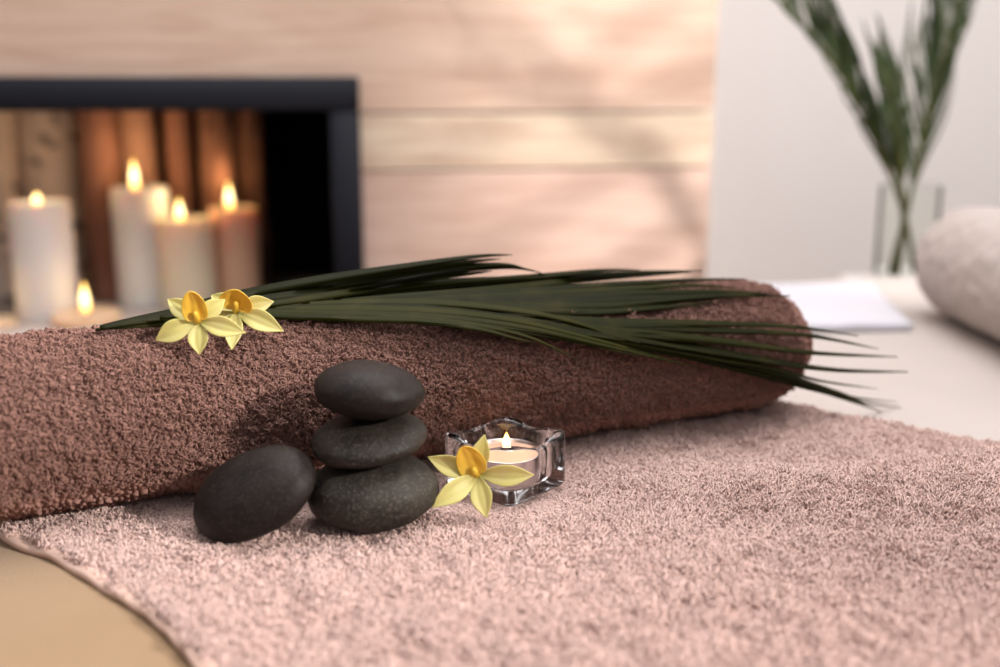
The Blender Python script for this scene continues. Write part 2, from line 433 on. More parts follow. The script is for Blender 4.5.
def build_pink():
    nu, nv = 420, 560
    s, q = np.meshgrid(np.linspace(0, 1, nu), np.linspace(0, 1, nv), indexing='ij')
    XY = towel_xy(s, q); x, y = XY[..., 0], XY[..., 1]
    f1, f2, cid = worley(x * 210, y * 210, 5)
    z = towel_z(x, y) + .0012 * (1 - f1) + .0010 * fbm(x * 120, y * 120, seed=31, o=2)
    edge = np.minimum(q, 1 - q); z = z - .006 * np.clip(1 - edge / .012, 0, 1) - .0035
    V = np.stack([x, y, z], -1).reshape(-1, 3); Fq = grid_faces(nu, nv)
    # underside
    V2 = V.copy(); V2[:, 2] = np.minimum(V2[:, 2] - .003, -.0055 + 0 * V2[:, 2]); nb = len(V)
    idx = np.arange(nb).reshape(nu, nv)
    V2 = V2.reshape(nu, nv, 3)[::8, ::8].reshape(-1, 3); mu, mv = len(range(0, nu, 8)), len(range(0, nv, 8))
    F2 = grid_faces(mu, mv)[:, ::-1] + nb
    VV = [V, V2]; FF = [Fq, F2]; n = nb + len(V2)
    # terry loops, dense in view
    N = 420000
    s = rng.random(1150000); q = rng.random(1150000)
    XY = towel_xy(s, q)
    dpt = XY[:, 1]; px = 500 + F * XY[:, 0] / (dpt * .973 + .06)
    inv_ = (px > -60) & (px < 1060) & (dpt > .37) & (dpt < 1.0)
    keep = inv_ | ((dpt > .18) & (rng.random(len(s)) < .55))
    # area correction, and fewer loops far away
    keep &= rng.random(len(s)) < np.clip(1.15 - .55 * (dpt - .48), .45, 1)
    XY = XY[keep][:N]; x, y = XY[:, 0], XY[:, 1]; n_l = len(x)
    z = towel_z(x, y) - .0032
    cl = .6 * fbm(x * 110, y * 110, seed=41, o=2) + .6 * fbm(x * 55, y * 55, seed=43, o=2)                       # clumps
    h = .0044 * (1 + .55 * cl + .25 * rng.standard_normal(n_l)); h = np.clip(h, .0014, .0085)
    for (qx, qy, qr) in ((505.5, 487.5, .050), (373, 492, .044), (253, 500, .040)):
        qc = at_z(qx, qy, .004); kq = np.exp(-(np.hypot(x - qc[0], y - qc[1]) / qr) ** 6); h = h * (1 - .72 * kq); cl = cl * (1 - kq)
    lx = .9 * fbm(x * 70, y * 70, seed=51, o=3) + .5 * rng.standard_normal(n_l); ly = .9 * fbm(x * 70, y * 70, seed=61, o=3) + .5 * rng.standard_normal(n_l)
    ang = rng.random(n_l) * 2 * math.pi; w = .0010 + .0006 * rng.random(n_l)
    T = np.stack([np.cos(ang) * w, np.sin(ang) * w, 0 * w], -1); P = np.stack([x, y, z], -1)
    lean = np.stack([lx, ly, 0 * lx], -1) * h[:, None] * .55; up = np.stack([0 * h, 0 * h, h], -1)
    rings = [P - T * .7, P - T * 1.1 + up * .72 + lean * .7, P + up * 1.0 + lean * 1.05, P + T * 1.15 + up * .66 + lean * .95, P + T * 1.0 + up * .15 + lean * .6]
    add_loops(VV, FF, rings, .00042, n)
    me = np_mesh('pink_towel', np.concatenate(VV), np.concatenate(FF))
    return me
def add_loops(VV, FF, rings, r, n):
    K = len(rings); n_l = len(rings[0]); C = np.stack(rings, 1)          # (n,K,3)
    T = np.gradient(C, axis=1); T /= np.linalg.norm(T, axis=2, keepdims=True) + 1e-12
    ref = rng.standard_normal((n_l, 1, 3)); Bn = np.cross(T, ref); Bn /= np.linalg.norm(Bn, axis=2, keepdims=True) + 1e-12
    Cn = np.cross(T, Bn)
    ring = np.stack([C + r * (math.cos(a) * Bn + math.sin(a) * Cn) for a in (0, 2.094, 4.189)], 2)  # n,K,3,3
    V = ring.reshape(-1, 3)
    base = n + np.arange(n_l)[:, None, None] * (K * 3)
    k = np.arange(K - 1)[None, :, None]; j = np.arange(3)[None, None, :]; j2 = (j + 1) % 3
    Fq = np.stack([base + k * 3 + j, base + k * 3 + j2, base + (k + 1) * 3 + j2, base + (k + 1) * 3 + j], -1).reshape(-1, 4)
    VV.append(V); FF.append(Fq)
o = part('pink_towel', build_pink(), M_PINK)
tag(o, 'dusty pink terry towel spread flat, carrying the stones and the glass holder', 'towel')
hem = MB()
t_ = np.linspace(.05, 1, 160); XY = curve_pts(LEFT, t_); hp = np.stack([XY[:, 0] + .001, XY[:, 1], -.0035 + .0006 * np.sin(t_ * 90)], -1)
# flat stitched band along the left edge
side = np.gradient(hp, axis=0); side /= np.linalg.norm(side, axis=1)[:, None]; nrm = np.stack([-side[:, 1], side[:, 0], 0 * side[:, 0]], -1)
V = []; prof = [(-.0044, -.0018), (-.0050, .0006), (-.0042, .0024), (-.0015, .0033), (.0020, .0036), (.0046, .0026), (.0050, -.0018)]
for i in range(len(hp)):
    for (dx, dz) in prof: V.append(hp[i] + nrm[i] * dx + np.array([0, 0, dz]))
hem.add(V, [tuple(f) for f in grid_faces(len(hp), len(prof), True)])
part('hem', hem, M_HEM, o)['label'] = 'flat stitched hem band'

# white cloth
o = quad_cloth('folded_white_cloth', wc, 60, 40, lambda x, y, u, v: .0012 * fbm(x * 14, y * 14, seed=71, o=3) - .0022 * np.clip(1 - np.minimum(np.minimum(u, 1 - u) * 12, np.minimum(v, 1 - v) * 8), 0, 1) ** 2, M_WHITE, .0095)
tag(o, 'smooth bright white folded cloth on the far side of the cream sheet', 'cloth')

# ------------------------------------------------------------------ rolled towels
def roll_mesh(name, C0, C1, r0, r1, end0, end1, du, nth, disp, seed, squash=.96, spiral=True, sag=0.0):
    """towel rolled up along C0..C1; rounded shoulders of radius end0/end1, spiral ends"""
    C0 = np.asarray(C0, float); C1 = np.asarray(C1, float); L = np.linalg.norm(C1 - C0); ax = (C1 - C0) / L
    sd = np.cross(ax, [0, 0, 1]); sd /= np.linalg.norm(sd); up = np.cross(sd, ax)
    us, rad = [], []
    def shoulder(e, r):          # axial offset from the tip, radius factor
        ea, er = e if isinstance(e, tuple) else (e, e)
        n = max(6, int(1.57 * ea / du)); ph = np.linspace(0, math.pi / 2, n); return ea * (1 - np.cos(ph)), 1 - er / r * (1 - np.sin(ph))
    nf = max(8, int(r0 / du / 1.2))
    # face from centre out, shoulder, body, shoulder, face in
    a, k = shoulder(end0, r0)
    face = np.linspace(.02, k[0], nf, endpoint=False)
    us += [np.zeros(nf), a]; rad += [face, k]
    e0, e1 = [e[0] if isinstance(e, tuple) else e for e in (end0, end1)]; nb = int((L - e0 - e1) / du); us.append(np.linspace(e0, L - e1, nb + 2)[1:-1]); rad.append(np.ones(nb))
    b, k1 = shoulder(end1, r1)
    us += [L - b[::-1]]; rad += [k1[::-1]]
    us += [np.full(nf, L)]; rad += [np.linspace(k1[0], .02, nf + 1)[1:]]
    face0 = np.concatenate([np.ones(nf), np.zeros(len(a) + nb + len(b)), np.ones(nf)]); 
    sgn = np.concatenate([-np.ones(nf + len(a)), np.zeros(nb), np.ones(len(b) + nf)])
    u = np.concatenate(us); k = np.concatenate(rad)
    th = np.linspace(0, 2 * math.pi, nth, endpoint=False)
    U, TH = np.meshgrid(u, th, indexing='ij'); K = np.broadcast_to(k[:, None], U.shape); FA = np.broadcast_to(face0[:, None], U.shape); SG = np.broadcast_to(sgn[:, None], U.shape)
    Rr = r0 + (r1 - r0) * U / L
    d = disp(U, TH, Rr)
    fr = 1 + .018 * fbm(U * 9, np.cos(TH) * 1.2, np.sin(TH) * 1.2, seed=seed, o=3)
    # wraps on the end faces
    wraps = 4.5; ph = (K * wraps - TH / (2 * math.pi)) % 1
    groove = np.where((FA > 0), .004 - .007 * np.exp(-((ph - .5) / .16) ** 2) - .004, 0)
    rr = Rr * K * fr + d * np.where(FA > 0, 0, 1)
    V = C0 + ax * (U + SG * (groove + np.where(FA > 0, d, 0) ) )[..., None] + sd * (rr * np.cos(TH))[..., None] + up * (rr * np.sin(TH) * squash)[..., None]
    V[..., 2] -= sag * (U / L) * (1 - U / L) * 4
    # flattened underside where it rests
    zmin = C0[2] - r0 * squash
    V = V.reshape(-1, 3); nv = len(th); nu = len(u)
    Fq = grid_faces(nu, nv, True)
    Fq = Fq[:, ::-1]
    V = np.concatenate([V, [C0 + ax * .0, C1]]); nn = nu * nv
    caps = np.concatenate([np.stack([np.full(nv, nn), np.arange(nv), (np.arange(nv) + 1) % nv, (np.arange(nv) + 1) % nv], -1), np.stack([np.full(nv, nn + 1), (nu - 1) * nv + (np.arange(nv) + 1) % nv, (nu - 1) * nv + np.arange(nv), (nu - 1) * nv + np.arange(nv)], -1)])
    return V, Fq, caps, (ax, sd, up, L)
RC0 = at_z(-40, 433, .0538); RC1 = at_z(740, 345.5, .0505)
RAX = (RC1 - RC0) / np.linalg.norm(RC1 - RC0)
RC1 = RC1 + RAX * .050
RL = np.linalg.norm(RC1 - RC0)
def brown_disp(U, TH, Rr):
    s = TH * .054
    wu = U + .0012 * fbm(U * 130, s * 130, seed=3, o=2); ws = s + .0012 * fbm(U * 130 + 9, s * 130, seed=4, o=2)
    f1, f2, cid = worley(wu * 255, ws * 255, 9)
    b = np.clip((f2 - f1) / .45, 0, 1) ** .7
    big = fbm(U * 60, s * 60, seed=8, o=3)
    # creases near the right end
    cr = np.clip((U - RL + .20) / .1, 0, 1) * np.clip((RL - .015 - U) / .04, 0, 1)
    wr = .0022 * cr * np.sin((U * 1.0 + s * .55) * 190 + 2.0 * fbm(U * 12, s * 12, seed=15, o=2)) * np.clip(.6 + fbm(U * 14, s * 14, seed=19, o=2), 0, 1)
    return .0036 * b * (.7 + .6 * cid) + .0013 * big + wr - .0022
V, Fq, caps, RFR = roll_mesh('brown_roll', RC0, RC1, .0552, .0519, .022, (.062, .036), .00088, 440, brown_disp, 33)
# loops on the side towards the camera and the top
VV = [V]; FF = [Fq, caps]
NB = 150000
ub = rng.random(NB) * (RL - .03) + .004; tb = rng.random(NB) * 3.9 - .6      # sd points to the camera side
ax, sd, up, L_ = RFR
rb = .0552 + (.0519 - .0552) * ub / RL; kk = np.clip((ub - (RL - .062)) / .062, 0, 1); shr = 1 - .036 / rb * (1 - np.sqrt(np.clip(1 - kk ** 2, 0, 1)))
frb = 1 + .018 * fbm(ub * 9, np.cos(tb) * 1.2, np.sin(tb) * 1.2, seed=33, o=3)
db = brown_disp(ub, np.where(tb < 0, tb + 2 * math.pi, tb), rb)
rr = rb * shr * frb + db - .0005
keepb = db > -.0012 + .0006 * rng.standard_normal(NB)
Nn = sd * np.cos(tb)[:, None] + up * np.sin(tb)[:, None]; Tn = -sd * np.sin(tb)[:, None] + up * np.cos(tb)[:, None]
P = RC0 + ax * ub[:, None] + sd * (rr * np.cos(tb))[:, None] + up * (rr * np.sin(tb) * .96)[:, None]
hb = np.clip(.0019 * (1 + .3 * rng.standard_normal(NB)), .0008, .0032)[:, None]
an = rng.random(NB) * 6.283; wv = (.0007 + .0004 * rng.random(NB))[:, None]
Tt = (ax * np.cos(an)[:, None] + Tn * np.sin(an)[:, None]) * wv
ln = (ax * (.8 * rng.standard_normal(NB))[:, None] + Tn * (.8 * rng.standard_normal(NB))[:, None]) * hb * .6
rings = [P - Tt, P - Tt * 1.3 + Nn * hb * .75 + ln * .6, P + Nn * hb + ln, P + Tt * 1.3 + Nn * hb * .65 + ln * .9, P + Tt + Nn * hb * .05 + ln * .6]
add_loops(VV, FF, [r_[keepb] for r_ in rings], .00034, len(V))
o = part('rolled_brown_towel', np_mesh('rolled_brown_towel', np.concatenate(VV), np.concatenate(FF)), M_BROWN)
tag(o, 'thick brown terry towel rolled up behind the stones with a palm frond on top', 'towel')

# pale towel roll on the right
def pale_disp(U, TH, Rr):
    return .0013 * fbm(U * 70, TH * 4.5, seed=77, o=3)
WC0 = np.array([.530, 1.26, ZT + .0655]); WC1 = np.array([.548, .86, ZT + .0655])
V, Fq, caps, _ = roll_mesh('pale_roll', WC0, WC1, .066, .066, .045, .03, .004, 110, pale_disp, 51, .98)
o = part('rolled_pale_towel', np_mesh('rolled_pale_towel', V, np.concatenate([Fq, caps])), M_WTERRY)
tag(o, 'thick off-white rolled towel on the cream sheet near the glass vase', 'towel')

# ------------------------------------------------------------------ stones
def stone(name, c, r, rot, m, label, seed, sq=2.25):
    nu, nv = 72, 96
    ph, th = np.meshgrid(np.linspace(-math.pi / 2, math.pi / 2, nu), np.linspace(0, 2 * math.pi, nv, endpoint=False), indexing='ij')
    f = lambda t, e: np.sign(t) * np.abs(t) ** (2 / e)
    x = f(np.cos(ph), sq) * np.cos(th); y = f(np.cos(ph), sq) * np.sin(th); z = f(np.sin(ph), 2.0)
    k = 1 + .045 * fbm(x * .9 + seed, y * .9, z * .9, seed=seed, o=3)
    V = np.stack([x * r[0] * k, y * r[1] * k, z * r[2] * k], -1).reshape(-1, 3)
    M = np.array((Matrix.Rotation(rot[2], 3, 'Z') @ Matrix.Rotation(rot[1], 3, 'Y') @ Matrix.Rotation(rot[0], 3, 'X')))
    V = V @ M.T + np.asarray(c)
    o = part(name, MB().add(V, [tuple(q) for q in grid_faces(nu, nv, True)]), m, None, c)
    return tag(o, label, 'stone', 'smooth black massage stones on the pink towel')
c1 = at_z(373, 490, .0205); YB = c1[1]
c2 = at_y(368.5, 438.5, YB); c3 = at_y(367.5, 389, YB)
pass
stone('massage_stone', c1, (.0395, .0365, .0205), (R(2), R(-2), R(15)), M_ST_GREY, 'large grey-speckled black stone at the bottom of the stack of three', 3)
stone('massage_stone', c2, (.0346, .0300, .0122), (R(3), R(-5), R(30)), M_ST_MID, 'flat black stone in the middle of the stack of three', 8)
stone('massage_stone', c3 - [0, 0, .0006], (.0318, .0280, .0158), (R(-2), R(5), R(0)), M_ST_DARK, 'smooth oval black stone balanced on top of the stack', 12)
c4 = at_z(253.5, 494, .0265)
stone('massage_stone', c4, (.0405, .0275, .0170), (R(40), R(-24), R(-6)), M_ST_DARK, 'flat black stone lying tilted on the towel beside the stack of three', 17)

# ------------------------------------------------------------------ glass tealight holder
HC = at_z(505.5, 487.5, 0); HC[2] = .0008
def holder():
    n = 96; th = np.linspace(0, 2 * math.pi, n, endpoint=False); rot = R(4)
    def outer(r, e=9.0):
        a = th - rot + math.pi / 4
        return r / (np.abs(np.cos(a)) ** e + np.abs(np.sin(a)) ** e) ** (1 / e)
    def circ(r): return np.full(n, r)
    wave = np.cos(4 * (th - rot))                # +1 at the corners, -1 at mid sides
    hh = .0352
    rings = []                                  # (radius, z)
    z0 = np.zeros(n)
    half = .0294
    rings += [(outer(half * .35), z0), (outer(half * .86), z0), (outer(half * .95), z0 + .001), (outer(half), z0 + .0035), (outer(half * 1.0), z0 + .018),
              (outer(half), hh - .004 + .0018 * wave), (outer(half * .985), hh - .0015 + .0020 * wave), (outer(half * .95), hh + .0020 * wave),
              (np.minimum(outer(half * .93), .0274 + 0 * th), hh - .0002 + .0019 * wave), (circ(.0263), hh - .0008 + .0012 * wave), (circ(.0257), z0 + hh - .0040), (circ(.0251), z0 + .018),
              (circ(.0246), z0 + .0105), (circ(.0234), z0 + .0085), (circ(.012), z0 + .0080)]
    V = []; 
    for r, z in rings:
        for i in range(n): V.append((HC[0] + r[i] * math.cos(th[i]), HC[1] + 1.0 * r[i] * math.sin(th[i]), HC[2] + z[i]))
    Fc = [tuple(f) for f in grid_faces(len(rings), n, True)]
    Fc += [tuple(range(n)), tuple((len(rings) - 1) * n + i for i in range(n))]
    return MB().add(V, Fc)
gh = root('glass_candle_holder', HC, 'clear chunky square glass holder with a lit tealight inside', 'candle holder')
part('glass_body', holder(), M_GLASS, gh)
def flame_mesh(c, h, r, lean=0):
    b = MB(); prof = []
    n = 22
    V = []; nn = 16
    for i in range(n):
        t = i / (n - 1); rr = r * (math.sin(math.pi * t ** .62) ** .85) * (1 - .25 * t) if 0 < t < 1 else 0.0
        for k in range(nn):
            a = 2 * math.pi * k / nn; V.append((c[0] + rr * math.cos(a) + lean * h * t * t, c[1] + rr * math.sin(a), c[2] + h * t))
    b.add(V, [tuple(f) for f in grid_faces(n, nn, True)])
    return b
def wick_mesh(c, h, r, bend=.3):
    b = MB(); tt = np.linspace(0, 1, 6); b.tube([(c[0] + bend * h * t * t, c[1], c[2] + h * t) for t in tt], [r] * 5 + [r * .6], 8); return b
TC = HC + np.array([0, 0, .0082])
tl = root('tealight', TC, 'small lit tealight in a metal cup inside the glass holder', 'candle')
part('metal_cup', MB().lathe([(0, .0001), (.0216, .0001), (.0223, .0008), (.0226, .0160), (.0230, .0165), (.0226, .0168), (.0222, .0163), (.0218, .0012), (0, .0012)], TC, 48), M_ALU, tl)
part('wax', MB().lathe([(0, .0014), (.0214, .0014), (.0217, .0146), (.0200, .0141), (.006, .0132), (0, .0134)], TC, 40), M_TEA, tl)
part('wick', wick_mesh(TC + [0, 0, .0126], .0060, .0006), M_WICK, tl)
fo = part('flame', flame_mesh(TC + [.0006, 0, .0178], .0110, .0029), M_FLAME, tl)
def plight(name, loc, e, col=(1, .60, .30), r=.008):
    l = bpy.data.lights.new(name, 'POINT'); l.energy = e; l.color = col; l.shadow_soft_size = r
    o = bpy.data.objects.new(name, l); COL.objects.link(o); o.location = tuple(loc); return o
plight('tealight_glow', TC + [0, 0, .030], .0042, r=.004)

# ------------------------------------------------------------------ flowers
def petal_mesh(base, tip, W, f, arch=.1, cup=.35, curl=0.0, wp=1.0, b0=.16, n=22, m=11, twist=0, flare=0, pw=1.05):
    base = np.asarray(base, float); tip = np.asarray(tip, float); al = tip - base; L = np.linalg.norm(al); al /= L
    f = f - al * np.dot(f, al); f /= np.linalg.norm(f); sd = np.cross(al, f)
    if twist: sd, f = sd * math.cos(twist) + f * math.sin(twist), f * math.cos(twist) - sd * math.sin(twist)
    V = []; tone = []
    for i in range(n):
        t = i / (n - 1)
        w = max(W * .03, W * (b0 * (1 - t) ** 2 + .96 * math.sin(math.pi * min(1, t ** wp)) ** pw))
        for j in range(m):
            s = 2 * j / (m - 1) - 1
            d = arch * L * math.sin(math.pi * t) - curl * L * t * t + cup * w * (s * s - .35) + .045 * w * math.cos(s * math.pi * 3) * math.sin(math.pi * t) + flare * w * math.sin(s * 7 + t * 9) * t
            V.append(base + al * L * t + sd * w * s + f * d); tone.append(t)
    return np.array(V), [tuple(q) for q in grid_faces(n, m)], tone
def add_petal(name, rt, pmat, thick=.0007, **kw):
    V, Fc, tone = petal_mesh(**kw)
    me = np_mesh(name, V, Fc); at = me.attributes.new('tone', 'FLOAT', 'POINT'); at.data.foreach_set('value', np.array(tone, np.float32))
    o = part(name, me, pmat, rt)
    md = o.modifiers.new('thick', 'SOLIDIFY'); md.thickness = thick; md.offset = 0
    sb = o.modifiers.new('smooth', 'SUBSURF'); sb.levels = 1; sb.render_levels = 1
    return o
def flower(c_px, y, petals, lip, label, f, base_z, group='yellow orchid blossoms'):
    """petals: (tip px, tip py, dy from the centre, width m, kw); lip: (tip px, py, dy, width)"""
    c = at_y(*c_px, y)
    rt = root('orchid_blossom', c, label, 'flower', group)
    f = np.asarray(f, float); f /= np.linalg.norm(f)
    for (px, py, dy, W, kw) in petals:
        add_petal('petal', rt, M_PETAL, wp=1.12, base=c + f * -.001, tip=at_y(px, py, y + dy), W=W * .86, f=f, **kw)
    px, py, dy, W = lip
    tip = at_y(px, py, y + dy)
    add_petal('lip', rt, M_LIP, base=c + f * .0030, tip=tip + f * .003, W=W * .98, f=f, arch=-.03, cup=.36, curl=-.06, wp=.86, b0=.30, flare=.04, n=30, m=17, pw=.42)
    up = tip - c; up /= np.linalg.norm(up)
    b = MB(); P = [c + f * .001, c + up * .003 + f * .0042, c + up * .0045 + f * .0048, c + up * .0060 + f * .0046]
    b.tube(P, [.0021, .0018, .0017, .0009], 12); part('column', b, M_COLUMN, rt)
    # short stub of stem behind
    b = MB(); b.tube([c - f * .0005, c - f * .006, c - f * .010 + np.array([0, 0, -.003])], [.0016, .0014, .0012], 10); part('stem', b, mat('stem_green', (.25, .28, .06), .5) if 'stem_green' not in bpy.data.materials else bpy.data.materials['stem_green'], rt)
    return rt
def roll_y(px):          # depth of the roll axis under a pixel column
    u = (px - 500) / F
    best = None
    for k in np.linspace(-.2, 1.2, 400):
        p = RC0 + (RC1 - RC0) * k; d = abs((p[0]) / (p[1] * math.cos(PITCH) + (H - p[2]) * math.sin(PITCH)) - u)
        if best is None or d < best[0]: best = (d, p)
    return best[1][1]
y1 = roll_y(198) - .036
K = dict
flower((198.5, 321.5), y1, [
    (155, 340.5, -.003, .0078, K(arch=.14, curl=.02)), (199, 354.5, -.009, .0072, K(arch=.10, curl=.05)), (246, 333, -.006, .0072, K(arch=.12, cup=.3)),
    (225, 299.5, .006, .0068, K(arch=.12)), (167.5, 299, .006, .0068, K(arch=.10))],
    (192, 291.5, -.004, .0072), 'pale yellow orchid bloom on the brown roll, the front one of a pair', (.05, -1, .38), .1)
y2 = roll_y(235) - .020
flower((236, 311), y2, [
    (284, 331.5, -.006, .0078, K(arch=.14)), (274, 301.5, .004, .0072, K(arch=.10)), (211, 295, .006, .0068, K(arch=.10)),
    (231.5, 350, -.020, .0068, K(arch=.05)), (207, 316, .002, .0068, K(arch=.08))],
    (238, 290, -.006, .0100), 'pale yellow orchid bloom on the brown roll, half hidden behind another bloom', (.12, -1, .42), .1)
y3 = .620
flower((477, 474.5), y3, [
    (427.5, 457, -.002, .0076, K(arch=.12)), (430.5, 508, -.018, .0076, K(arch=.16)), (486.5, 518.0, -.014, .0078, K(arch=.10)),
    (534.5, 475, -.004, .0076, K(arch=.12)), (484.5, 434.5, .003, .0066, K(arch=.10))],
    (463, 445, -.004, .0082), 'pale yellow orchid bloom leaning against the glass candle holder', (-.05, -1, .25), 0)

# ------------------------------------------------------------------ palm frond on the roll
def leaflet_mesh(P, W, nrm, fold=.35, tone=.5, n=22, taper0=.35):
    P = np.asarray(P, float); n = max(n, 8)
    C = curve_pts(P, np.linspace(0, 1, n)); T = np.gradient(C, axis=0); T /= np.linalg.norm(T, axis=1)[:, None] + 1e-12
    nr = np.asarray(nrm, float)[None, :] - T * (T @ np.asarray(nrm, float))[:, None]; nr /= np.linalg.norm(nr, axis=1)[:, None] + 1e-9
    sd = np.cross(T, nr); t = np.linspace(0, 1, n)
    w = W * np.clip(taper0 + (1 - taper0) * np.minimum(1, t / .25), 0, 1) * np.clip((1 - t) ** .7 * 1.5, .13, 1)
    th = .00035
    V = np.stack([C + sd * w[:, None] + nr * (w * fold)[:, None], C + nr * th, C - sd * w[:, None] + nr * (w * fold)[:, None], C - nr * th * 1.6], 1).reshape(-1, 3)
    b = MB().add(V, [tuple(q) for q in grid_faces(n, 4, True)] + [(0, 1, 2, 3), (4 * n - 4, 4 * n - 3, 4 * n - 2, 4 * n - 1)], max(tone, .001))
    return b
RN = np.array([RAX[1], -RAX[0], 0])                       # horizontal, from the roll to the camera
def fr(px, py, lift):          # a point resting on the roll (or just above it), lift over its surface
    d = ray(px, py); d = d / np.linalg.norm(d)
    tt = np.linspace(.45, 1.4, 1500); P = CP + d * tt[:, None]; u = (P - RC0) @ RAX
    q = P - RC0 - RAX * u[:, None]; dist = np.linalg.norm(q, axis=1)
    rad = .0552 + (.0519 - .0552) * np.clip(u / RL, -.1, 1.35) + .0035 + abs(lift) * .35
    hit = np.nonzero(dist < rad)[0]
    return P[hit[0]] if len(hit) else P[int(np.argmin(dist - rad))]
pf = root('palm_frond', fr(300, 300, .0), 'dark green palm frond lying along the top of the brown rolled towel', 'palm frond')
rach = [(96, 330, 0), (150, 320, 0), (215, 308, -.012), (290, 302, -.004), (380, 303, .004), (470, 312, .010), (560, 326, .016), (640, 343, .022)]
RP = np.array([fr(*r) for r in rach])
b = MB(); C = curve_pts(RP, np.linspace(0, 1, 60)); b.tube(C, np.concatenate([np.linspace(.0010, .0020, 20), np.linspace(.0020, .0007, 40)]), 10, a=.4)
part('stalk', b, M_PALM, pf)
